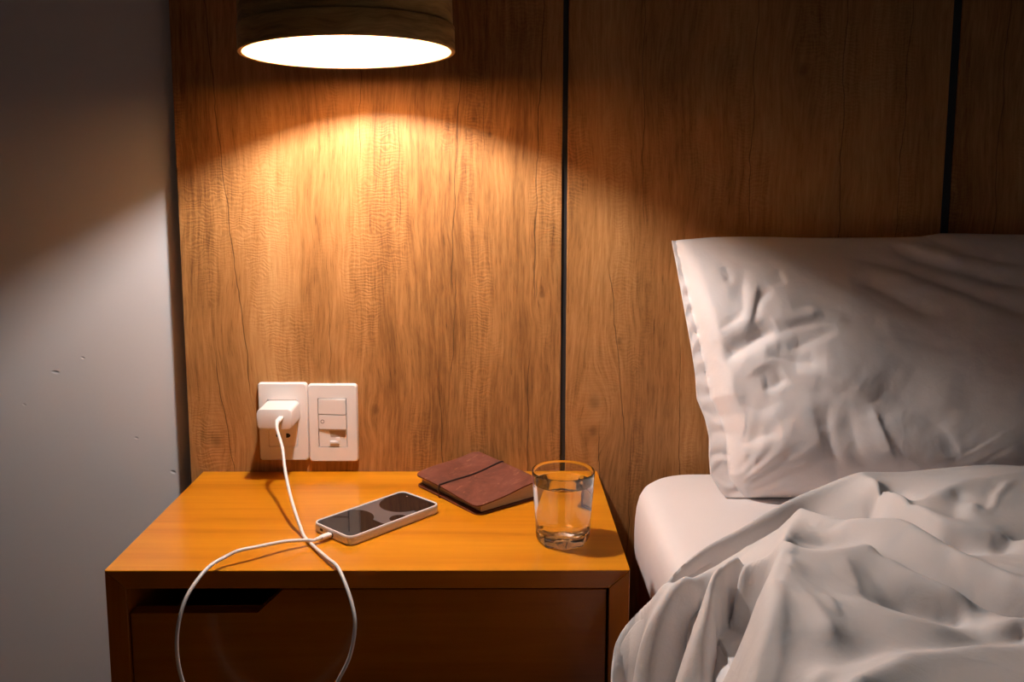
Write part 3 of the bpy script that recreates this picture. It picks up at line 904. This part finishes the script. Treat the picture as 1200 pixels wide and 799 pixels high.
# cord round the book
ab = .42
loop = []
zt_ = lambda b: top_z(ab, b) + .0010
for b, zz in ((-.024, .006), (-.026, zt_(0) - .004), (-.016, zt_(0) + .0002), (.01, zt_(.01) + .0004), (.1, zt_(.1)), (.25, zt_(.25)), (.4, zt_(.4)), (.55, zt_(.55)), (.7, zt_(.7)), (.85, zt_(.85)), (.97, zt_(.97)),
              (1.03, zt_(1) - .001), (1.045, .020), (1.045, .008), (1.03, .0012), (.8, .0004), (.2, .0004), (-.012, .0012), (-.024, .006)):
    p = org + ax_l * (ab * NL) + ax_s * b * NS
    loop.append(Vector((p.x, p.y, zz)))
build('elastic_cord', tube(BM(), catmull(loop, 5), .0012, 8), plain('dark_cord', (.035, .012, .009), .7), nb, smooth=True)

# ------------------------------------------------------------------ glass of water
gx, gy = .0786, -.2800
gl = thing('drinking_glass', 'clear tumbler of water with a thick faceted base, on the nightstand corner', 'glass', (gx, gy, .5))
k = NT('clear_glass')
k.set(color=(1, 1, 1), rough=0.0, ior=1.5, trans=1.0)
M_GLASS = k.m


def facet(th, z):
    w = max(0.0, min(1.0, (.026 - z) / .016))
    a = (th % (math.pi / 4)) - math.pi / 8
    f = math.cos(math.pi / 8) / math.cos(a) * 1.035
    return 1 + w * (f - 1)


outer = [(.0, .0008), (.0200, .0008), (.0270, .0000), (.0296, .0004), (.0313, .0022), (.0322, .0055), (.0328, .012), (.0333, .018), (.0341, .026), (.0352, .042), (.0370, .066), (.0384, .0860), (.0386, .0888), (.0384, .0897)]
inner = [(.0378, .0898), (.03755, .0890), (.0373, .0840), (.0357, .0662), (.0337, .042), (.0318, .022), (.0306, .0165), (.0280, .0140), (.020, .0132), (.0, .0130)]
bm = BM()
NSEG = 96
rings = []
for (r, z), isout in [(p, True) for p in outer] + [(p, False) for p in inner]:
    if r == 0:
        rings.append([bm.verts.new((0, 0, z))])
    else:
        rings.append([])
        for q in range(NSEG):
            th = 2 * math.pi * q / NSEG + .25
            f = facet(th, z) if isout else 1 + (facet(th, max(z - .004, .010)) - 1) * .6 if z < .030 else 1
            rings[-1].append(bm.verts.new((r * f * math.cos(th), r * f * math.sin(th), z)))


def skin(bm, rings):
    for A, B in zip(rings, rings[1:]):
        n = max(len(A), len(B))
        for q in range(n):
            if len(A) == 1:
                bm.faces.new((A[0], B[q], B[(q + 1) % n]))
            elif len(B) == 1:
                bm.faces.new((A[q], A[(q + 1) % n], B[0]))
            else:
                bm.faces.new((A[q], A[(q + 1) % n], B[(q + 1) % n], B[q]))


skin(bm, rings)
build('tumbler', bm, M_GLASS, gl, angle=32)
k = NT('water')
k.set(color=(1, 1, 1), rough=0.0, ior=1.333, trans=1.0)
bm = BM()
rings = []
wl = .0745
for r, z in [(0, wl), (.0343, wl), (.0357, wl + .0003), (.0364, wl + .0013)] + [(r + .0002, z) for r, z in inner if z < wl and r > 0] + [(0, .0128)]:
    if r == 0:
        rings.append([bm.verts.new((0, 0, z))])
    else:
        rings.append([bm.verts.new((r * (1 + (facet(th, max(z - .004, .010)) - 1) * .6 if z < .030 else 1) * math.cos(th), r * (1 + (facet(th, max(z - .004, .010)) - 1) * .6 if z < .030 else 1) * math.sin(th), z)) for th in [2 * math.pi * q / NSEG + .25 for q in range(NSEG)]])
skin(bm, rings)
build('water', bm, k.m, gl, angle=32)['label'] = 'clear water filling three quarters of the glass'

# ------------------------------------------------------------------ bed base and mattress
bed = thing('bed_frame', 'wooden bed frame under the white mattress', 'bed', (.95, -1.0, 0))
put('side_rail', box(BM(), .212, .235, -2.03, -.05, .14, .4035, .002), M_BASEWOOD, bed)
put('side_rail', box(BM(), 1.665, 1.688, -2.03, -.05, .14, .4035, .002), M_BASEWOOD, bed)
put('foot_rail', box(BM(), .235, 1.665, -2.03, -2.005, .14, .4035, .002), M_BASEWOOD, bed)
put('slat_deck', box(BM(), .235, 1.665, -2.005, -.05, .385, .4035), M_BASEWOOD, bed)
for sx in (.24, 1.60):
    for sy in (-1.98, -.12):
        put('leg', box(BM(), sx, sx + .06, sy, sy + .06, 0, .385, .003), M_BASEWOOD, bed)

rng = np.random.RandomState(7)


def blur(a, n=1):
    for _ in range(n):
        a = np.pad(a, 1, mode='edge')
        a = (a[:-2] + 2 * a[1:-1] + a[2:]) / 4
        a = (a[:, :-2] + 2 * a[:, 1:-1] + a[:, 2:]) / 4
    return a


def rnoise(shape, cell, seed):
    """smooth random field of unit size with features about `cell` nodes wide"""
    r = np.random.RandomState(seed)
    h, w = int(shape[0] / cell) + 4, int(shape[1] / cell) + 4
    g = r.uniform(-1, 1, (h, w))
    yi = np.linspace(1, h - 3, shape[0])
    xi = np.linspace(1, w - 3, shape[1])
    y0 = yi.astype(int); x0 = xi.astype(int)
    fy = (yi - y0)[:, None]; fx = (xi - x0)[None, :]
    fy = fy * fy * (3 - 2 * fy); fx = fx * fx * (3 - 2 * fx)
    A = g[y0][:, x0]; B = g[y0][:, x0 + 1]; Cc = g[y0 + 1][:, x0]; D = g[y0 + 1][:, x0 + 1]
    return (A * (1 - fx) + B * fx) * (1 - fy) + (Cc * (1 - fx) + D * fx) * fy


def polydist(X, Y, pts):
    """distance to a polyline and position along it (0..1)"""
    P = np.array(pts, float)
    best = np.full(X.shape, 1e9); tt = np.zeros(X.shape)
    L = np.r_[0, np.cumsum(np.hypot(*np.diff(P, axis=0).T))]
    for i in range(len(P) - 1):
        a, b = P[i], P[i + 1]
        d = b - a
        q = np.clip(((X - a[0]) * d[0] + (Y - a[1]) * d[1]) / (d @ d + 1e-12), 0, 1)
        r = np.hypot(X - a[0] - q * d[0], Y - a[1] - q * d[1])
        m = r < best
        best = np.where(m, r, best)
        tt = np.where(m, (L[i] + q * (L[i + 1] - L[i])) / L[-1], tt)
    return best, tt


def smooth_poly(pts, n=8):
    return [tuple(v) for v in catmull([tuple(p) + (0,) * (3 - len(p)) for p in pts], n)]


def grid_object(name, V, keep, mat, flip=False):
    ny, nx = V.shape[:2]
    idx = np.arange(ny * nx).reshape(ny, nx)
    q = np.stack([idx[:-1, :-1], idx[:-1, 1:], idx[1:, 1:], idx[1:, :-1]], -1)
    if keep is not None:
        kf = keep[:-1, :-1] & keep[:-1, 1:] & keep[1:, 1:] & keep[1:, :-1]
        q = q[kf]
    q = q.reshape(-1, 4)
    used = np.unique(q)
    remap = np.full(ny * nx, -1); remap[used] = np.arange(len(used))
    me = bpy.data.meshes.new(name)
    me.from_pydata(V.reshape(-1, 3)[used].tolist(), [], (remap[q][:, ::-1] if flip else remap[q]).tolist())
    me.update()
    return link(name, me, mat, None, True)


# mattress: rings round a rounded rectangle
MX0, MX1, MY0, MY1, MZ = .1905, 1.70, -2.02, -.046, .512
outline = rrect(MX1 - MX0, MY1 - MY0, .095, 16, (MX0 + MX1) / 2, (MY0 + MY1) / 2)
dense = []
for (a, b) in zip(outline, outline[1:] + outline[:1]):
    n = max(1, int(math.hypot(b[0] - a[0], b[1] - a[1]) / .02))
    for q in range(n):
        dense.append((a[0] + (b[0] - a[0]) * q / n, a[1] + (b[1] - a[1]) * q / n))
mcx, mcy = (MX0 + MX1) / 2, (MY0 + MY1) / 2
ND = len(dense)
nrm = []
for i in range(ND):
    a, b = dense[i - 1], dense[(i + 1) % ND]
    t = Vector((b[0] - a[0], b[1] - a[1], 0)).normalized()
    nrm.append(Vector((-t.y, t.x, 0)))
bm = BM()
rings = []
prof = [(.030, .404), (.010, .406), (.003, .412), (.001, .425), (.000, .445), (.0005, .465), (.002, .482), (.005, .495), (.010, .504), (.017, .509), (.028, .5115), (.045, .512), (.075, .5122)]
for li, (inset, z) in enumerate(prof):
    ring = []
    for i, (x, y) in enumerate(dense):
        wob = noise.noise(Vector((x * 9, y * 9, z * 14))) * .0022 * (1 if z < .50 else .35)
        p = Vector((x, y, 0)) + nrm[i] * (inset + wob)
        zz = z + (noise.noise(Vector((x * 7, y * 7, 3))) * .0012 if z > .49 else 0)
        ring.append(bm.verts.new((p.x, p.y, zz)))
    rings.append(ring)
for A, B in zip(rings, rings[1:]):
    for j in range(ND):
        bm.faces.new((A[j], A[(j + 1) % ND], B[(j + 1) % ND], B[j]))
bm.faces.new(rings[0])
bm.faces.new(rings[-1])
mat_o = build('mattress', bm, M_SHEET, None, angle=60)
tag(mat_o, 'mattress in a smooth white fitted sheet, bare at its rounded head corner', 'mattress')

# ------------------------------------------------------------------ pillow
EDGE = [(-.02, .3155), (.021, .3016), (.083, .2885), (.15, .2880), (.224, .2896), (.294, .2852), (.368, .2755), (.465, .2752), (.587, .2707), (.756, .2629), (.893, .2568), (1.0, .2515)]
NU, NV = 330, 210
tv = np.linspace(0, 1, NV)
xl = blur(np.interp(tv, [e[0] for e in EDGE], [e[1] for e in EDGE])[:, None].repeat(2, 1), 2)[:, 0]
XR = .99
uu = np.linspace(0, 1, NU) ** 1.15
Xg = xl[:, None] + (XR - xl[:, None]) * uu[None, :]
Tg = tv[:, None].repeat(NU, 1)
zt = .857 + .0045 * np.clip((Xg - .612) / .03, 0, 1) + .003 * np.sin(Xg * 22) * .5 + .003 * np.clip((Xg - .25) / .06, 0, 1) - .002
Zg = .5135 + (zt - .5135) * Tg
Yg = -.172 + .130 * Tg
# flange: flat strip at the open end, then the stuffed body
fl = np.interp(tv, [0, .1, .3, .5, .8, 1], [.026, .026, .022, .016, .010, .006])[:, None]
d = np.clip(Xg - xl[:, None] - fl, 0, None)
dr_ = np.clip(XR - Xg - .004, 0, None)


def dome(v, r):
    q = np.clip(v / r, 0, 1)
    return np.sqrt(1 - (1 - q) ** 2)


side = dome(d, .17) * .54 + dome(d, .022) * .46
side = side * dome(dr_, .16)
up_ = dome(1 - Tg, .62) ** 1.1
lowr = dome(Tg, .22)
body = side * up_ * lowr
front = .060 * body
front += .010 * np.exp(-((Xg - .37) / .07) ** 2 - ((Zg - .585) / .05) ** 2)      # plump lower corner
front -= .005 * np.exp(-((Xg - .62) / .10) ** 2 - ((Zg - .70) / .09) ** 2)       # sagging middle
disp = np.zeros_like(Xg)
wx = Xg + .0025 * rnoise(Xg.shape, 22, 5) + .001 * rnoise(Xg.shape, 9, 6)
wz = Zg + .0025 * rnoise(Xg.shape, 22, 7) + .001 * rnoise(Xg.shape, 9, 8)
for pts, amp, wd in PILLOW_STROKES:
    sp = smooth_poly(pts, 5)
    dd, tt = polydist(wx, wz, sp)
    dl, _t = polydist(wx + .0012, wz - .0024, sp)          # which side of the crease: below and to the right is the sharp lip
    wide = np.where(dl > dd, 1.0 * wd, 2.5 * wd)
    taper = np.clip(np.minimum(tt, 1 - tt) * 4 + .05, 0, 1)
    disp += .82 * amp * taper * np.exp(-(dd / wide) ** 1.6)
# fine gathers along the hem and tension creases fanning from the lower corner
ang = np.arctan2(Zg - .50, Xg - .29)
disp += .0012 * np.sin(ang * 34 + 3 * rnoise(Xg.shape, 30, 3)) * np.exp(-(np.hypot(Xg - .31, Zg - .52) / .09) ** 2)
disp += .0008 * rnoise(Xg.shape, 16, 1) + .0004 * rnoise(Xg.shape, 7, 2) + .003 * rnoise(Xg.shape, 40, 4)
mask = np.clip(d / .02, 0, 1) * np.clip(Tg / .03, 0, 1) * np.clip((1 - Tg) / .05, 0, 1)
front = front + disp * mask
front += .0011 * np.sin(Zg * 240 + 2 * rnoise(Xg.shape, 12, 9)) * (1 - np.clip(d / .004, 0, 1)) * np.clip((Xg - xl[:, None]) / .004, 0, 1)   # puckered hem
front -= .0012 * np.exp(-((Xg - xl[:, None] - fl) / .004) ** 2)     # stitched seam line
nvec = np.array([0, -.935, .353])
Vf = np.stack([Xg, Yg, Zg], -1) + front[..., None] * nvec
Vf[..., 2] = np.maximum(Vf[..., 2], .5128)
back = .045 * body + .002
Vb = np.stack([Xg, Yg, Zg], -1) - back[..., None] * nvec
Vb[..., 1] = np.minimum(Vb[..., 1], -.0225)
Vb[..., 2] = np.maximum(Vb[..., 2], .5128)
Vf[..., 1] = np.minimum(Vf[..., 1], -.0255)
V = np.concatenate([Vf, Vb[:, ::-1]], 1)
V = np.concatenate([V, V[:, :1]], 1)
pil = grid_object('pillow', V, None, M_PILLOW, True)
bm = BM()
bm.from_mesh(pil.data)
bmesh.ops.remove_doubles(bm, verts=bm.verts, dist=.0004)
bmesh.ops.holes_fill(bm, edges=[e for e in bm.edges if e.is_boundary], sides=0)
bmesh.ops.recalc_face_normals(bm, faces=bm.faces)
bm.to_mesh(pil.data)
bm.free()
for p in pil.data.polygons:
    p.use_smooth = True
tag(pil, 'plump white pillow in a creased cotton case leaning on the wood headboard', 'pillow')

# ------------------------------------------------------------------ duvet
STEP = .0026
gx0, gx1, gy0, gy1 = .085, 1.18, -1.25, -.195
nx, ny = int((gx1 - gx0) / STEP) + 1, int((gy1 - gy0) / STEP) + 1
GX, GY = np.meshgrid(gx0 + STEP * np.arange(nx), gy0 + STEP * np.arange(ny))
hem = smooth_poly([(1.40, -.226, .575), (1.05, -.224, .575)] + DUVET_LINES['hem'] + [(.116, -.55, .33), (.113, -.70, .30), (.112, -1.05, .28), (.112, -1.40, .28)], 10)


def solve(fx0, fy0, step, shape, lines, init, iters, ell, wgt):
    """height field of a stiff sheet in tension passed through the fold lines (conjugate gradients)"""
    num = np.zeros(shape); den = np.zeros(shape)
    for L, wl_ in lines:
        for a, b in zip(L, L[1:]):
            a, b = np.array(a), np.array(b)
            n = max(2, int(np.hypot(*(b - a)[:2]) / step * 2))
            for t in np.linspace(0, 1, n):
                p = a + (b - a) * t
                i, j = int(round((p[1] - fy0) / step)), int(round((p[0] - fx0) / step))
                if 0 <= i < shape[0] and 0 <= j < shape[1]:
                    num[i, j] += p[2] * wl_; den[i, j] += wl_
    wm = np.where(den > 0, wgt * np.minimum(den, 1.0), 0)
    val = np.where(den > 0, num / np.maximum(den, 1e-9), 0)

    def lap(h):
        p = np.pad(h, 1, mode='edge')
        return p[:-2, 1:-1] + p[2:, 1:-1] + p[1:-1, :-2] + p[1:-1, 2:] - 4 * h
    k2 = (ell / step) ** 2

    def A(h):
        l = lap(h)
        return wm * h - l + k2 * lap(l)
    h = init.copy()
    r = wm * val - A(h)
    M = 1.0 / (wm + 4 + 20 * k2)
    zv = M * r
    p = zv.copy()
    rz = (r * zv).sum()
    for _ in range(iters):
        Ap = A(p)
        al = rz / (p * Ap).sum()
        h += al * p
        r -= al * Ap
        zv = M * r
        rz2 = (r * zv).sum()
        p = zv + rz2 / rz * p
        rz = rz2
    return h


SOFT = {'B1': .3, 'B2': .3, 'VW1': .3, 'W2': .3, 'Belly': .5}
lines = [(hem, 1.0)] + [(smooth_poly(v, 6), SOFT.get(k_, 1.0)) for k_, v in DUVET_LINES.items() if k_ != 'hem']
far = [[(.30, -.93, .605), (.60, -.93, .595), (.96, -.93, .58)], [(.80, -.50, .575), (1.1, -.5, .57)], [(.70, -.70, .60), (1.1, -.7, .59)], [(.26, -1.2, .60), (1.1, -1.2, .59)], [(.45, -.80, .605), (.7, -.82, .60)],
       [(.13, -.75, .40), (.14, -1.2, .40)], [(.255, -.80, .604), (.265, -.93, .606)], [(.30, -.80, .608), (.42, -.76, .604), (.60, -.74, .60)]]
lines += [(L, .3) for L in far]
H = None
for f, its in ((16, 300), (8, 300), (4, 300), (2, 300), (1, 160)):
    st = STEP * f
    sh = (int((gy1 - gy0) / st) + 1, int((gx1 - gx0) / st) + 1)
    if H is None:
        H = np.full(sh, .56)
    else:
        yi = np.linspace(0, H.shape[0] - 1, sh[0]); xi = np.linspace(0, H.shape[1] - 1, sh[1])
        y0 = np.minimum(yi.astype(int), H.shape[0] - 2); x0 = np.minimum(xi.astype(int), H.shape[1] - 2)
        fy = (yi - y0)[:, None]; fx = (xi - x0)[None]
        H = (H[y0][:, x0] * (1 - fx) + H[y0][:, x0 + 1] * fx) * (1 - fy) + (H[y0 + 1][:, x0] * (1 - fx) + H[y0 + 1][:, x0 + 1] * fx) * fy
    H = solve(gx0, gy0, st, sh, lines, H, its, .0032, 12.0 * f)
H = blur(H[:ny, :nx], 1)
# stand the folds out a little more, then creases and soft creasing
low = blur(H[::4, ::4], 14)
yi = np.linspace(0, low.shape[0] - 1.001, H.shape[0]); xi = np.linspace(0, low.shape[1] - 1.001, H.shape[1])
y0 = yi.astype(int); x0 = xi.astype(int)
fy = (yi - y0)[:, None]; fx = (xi - x0)[None]
low = (low[y0][:, x0] * (1 - fx) + low[y0][:, x0 + 1] * fx) * (1 - fy) + (low[y0 + 1][:, x0] * (1 - fx) + low[y0 + 1][:, x0 + 1] * fx) * fy
H = H + .6 * np.clip(H - low, -.02, .02)
wx = GX + .003 * rnoise(GX.shape, 26, 15) + .0012 * rnoise(GX.shape, 9, 16)
wy = GY + .003 * rnoise(GX.shape, 26, 17) + .0012 * rnoise(GX.shape, 9, 18)
for pts, amp, wd in DUVET_STROKES:
    sp = smooth_poly(pts, 5)
    dd, tt = polydist(wx, wy, sp)
    dl, _t = polydist(wx + .001, wy - .001, sp)
    wide = np.where(dl > dd, .8 * wd, 1.8 * wd)
    H += amp * np.clip(np.minimum(tt, 1 - tt) * 4, 0, 1) * np.exp(-(dd / wide) ** 1.6)
H += .0016 * rnoise(H.shape, 34, 11) + .0008 * rnoise(H.shape, 15, 12)
# long soft drag creases
du_ = (GX * .55 - GY * .83)
dv_ = (GX * .83 + GY * .55)
gi = np.clip(((du_ - du_.min()) / .030), 0, None); gj = np.clip(((dv_ - dv_.min()) / .0075), 0, None)
rr = np.random.RandomState(21).uniform(-1, 1, (int(gi.max()) + 3, int(gj.max()) + 3))
ii = gi.astype(int); jj = gj.astype(int); fi = gi - ii; fj = gj - jj
fi = fi * fi * (3 - 2 * fi); fj = fj * fj * (3 - 2 * fj)
drag = (rr[ii, jj] * (1 - fj) + rr[ii, jj + 1] * fj) * (1 - fi) + (rr[ii + 1, jj] * (1 - fj) + rr[ii + 1, jj + 1] * fj) * fi
H += .0007 * drag * np.clip(rnoise(H.shape, 40, 19) + .3, 0, 1)
# signed distance to the hem
HP = np.array(hem)
best = np.full(GX.shape, 1e9); hz = np.zeros(GX.shape); hx = np.zeros(GX.shape); hy = np.zeros(GX.shape)
for i in range(len(HP) - 1):
    a, b = HP[i], HP[i + 1]
    dv = (b - a)[:2]
    q = np.clip(((GX - a[0]) * dv[0] + (GY - a[1]) * dv[1]) / (dv @ dv + 1e-12), 0, 1)
    r = np.hypot(GX - a[0] - q * dv[0], GY - a[1] - q * dv[1])
    m = r < best
    best = np.where(m, r, best); hz = np.where(m, a[2] + q * (b[2] - a[2]), hz)
    hx = np.where(m, a[0] + q * dv[0], hx); hy = np.where(m, a[1] + q * dv[1], hy)
poly = np.r_[HP[:, :2], [[1.40, -1.40]]]
inside = np.zeros(GX.shape, bool)
j = len(poly) - 1
for i in range(len(poly)):
    xi, yi, xj, yj = *poly[i], *poly[j]
    cnd = ((yi > GY) != (yj > GY)) & (GX < (xj - xi) * (GY - yi) / (yj - yi + 1e-15) + xi)
    inside ^= cnd
    j = i
sd = np.where(inside, best, -best)
RH = .008
wq = np.clip(1 - sd / .011, 0, 1) ** 1.5
H = np.where(inside, hz * wq + H * (1 - wq), H)
# the turned-over edge: a soft roll
H = np.where(inside, H + .0022 * np.exp(-((sd - .008) / .006) ** 2), H)
Z = np.where(inside, H, hz)
Z = np.where((GX > .205) & inside, np.maximum(Z, .5135), Z)
Z = np.maximum(Z, .25)
# nodes just outside snap onto the hem line
GX = np.where(inside, GX, hx)
GY = np.where(inside, GY, hy)
# under the hem the cloth turns in and hangs down
hp = HP[::1]
tng = np.gradient(hp[:, :2], axis=0)
tng /= np.linalg.norm(tng, axis=1)[:, None] + 1e-9
inn = np.stack([tng[:, 1], -tng[:, 0]], 1)
mid_ = hp[len(hp) // 3, :2] + inn[len(hp) // 3] * .05
if not (mid_[0] > hp[len(hp) // 3, 0] or mid_[1] < hp[len(hp) // 3, 1]):
    inn = -inn
strip = []
for off, dz in ((0, 0), (-.0018, .0022), (-.0022, .0055), (-.0010, .009), (.003, .0115), (.007, .016), (.010, .06), (.010, .25)):
    zz = np.maximum(hp[:, 2] - dz, np.where(hp[:, 0] > .20, .5128, .15))
    strip.append(np.concatenate([hp[:, :2] + inn * off, zz[:, None]], 1))
duv = grid_object('duvet', np.stack([GX, GY, Z], -1), sd > -1.5 * STEP, M_DUVET)
sk = grid_object('hem_lining', np.array(strip), None, M_DUVET)
bm = BM()
bm.from_mesh(duv.data)
bm.from_mesh(sk.data)
bpy.data.objects.remove(sk)
bmesh.ops.remove_doubles(bm, verts=bm.verts, dist=.0002)
bm.to_mesh(duv.data)
bm.free()
for p in duv.data.polygons:
    p.use_smooth = True
tag(duv, 'rumpled white duvet thrown back over the bed, spilling past the mattress side', 'duvet')
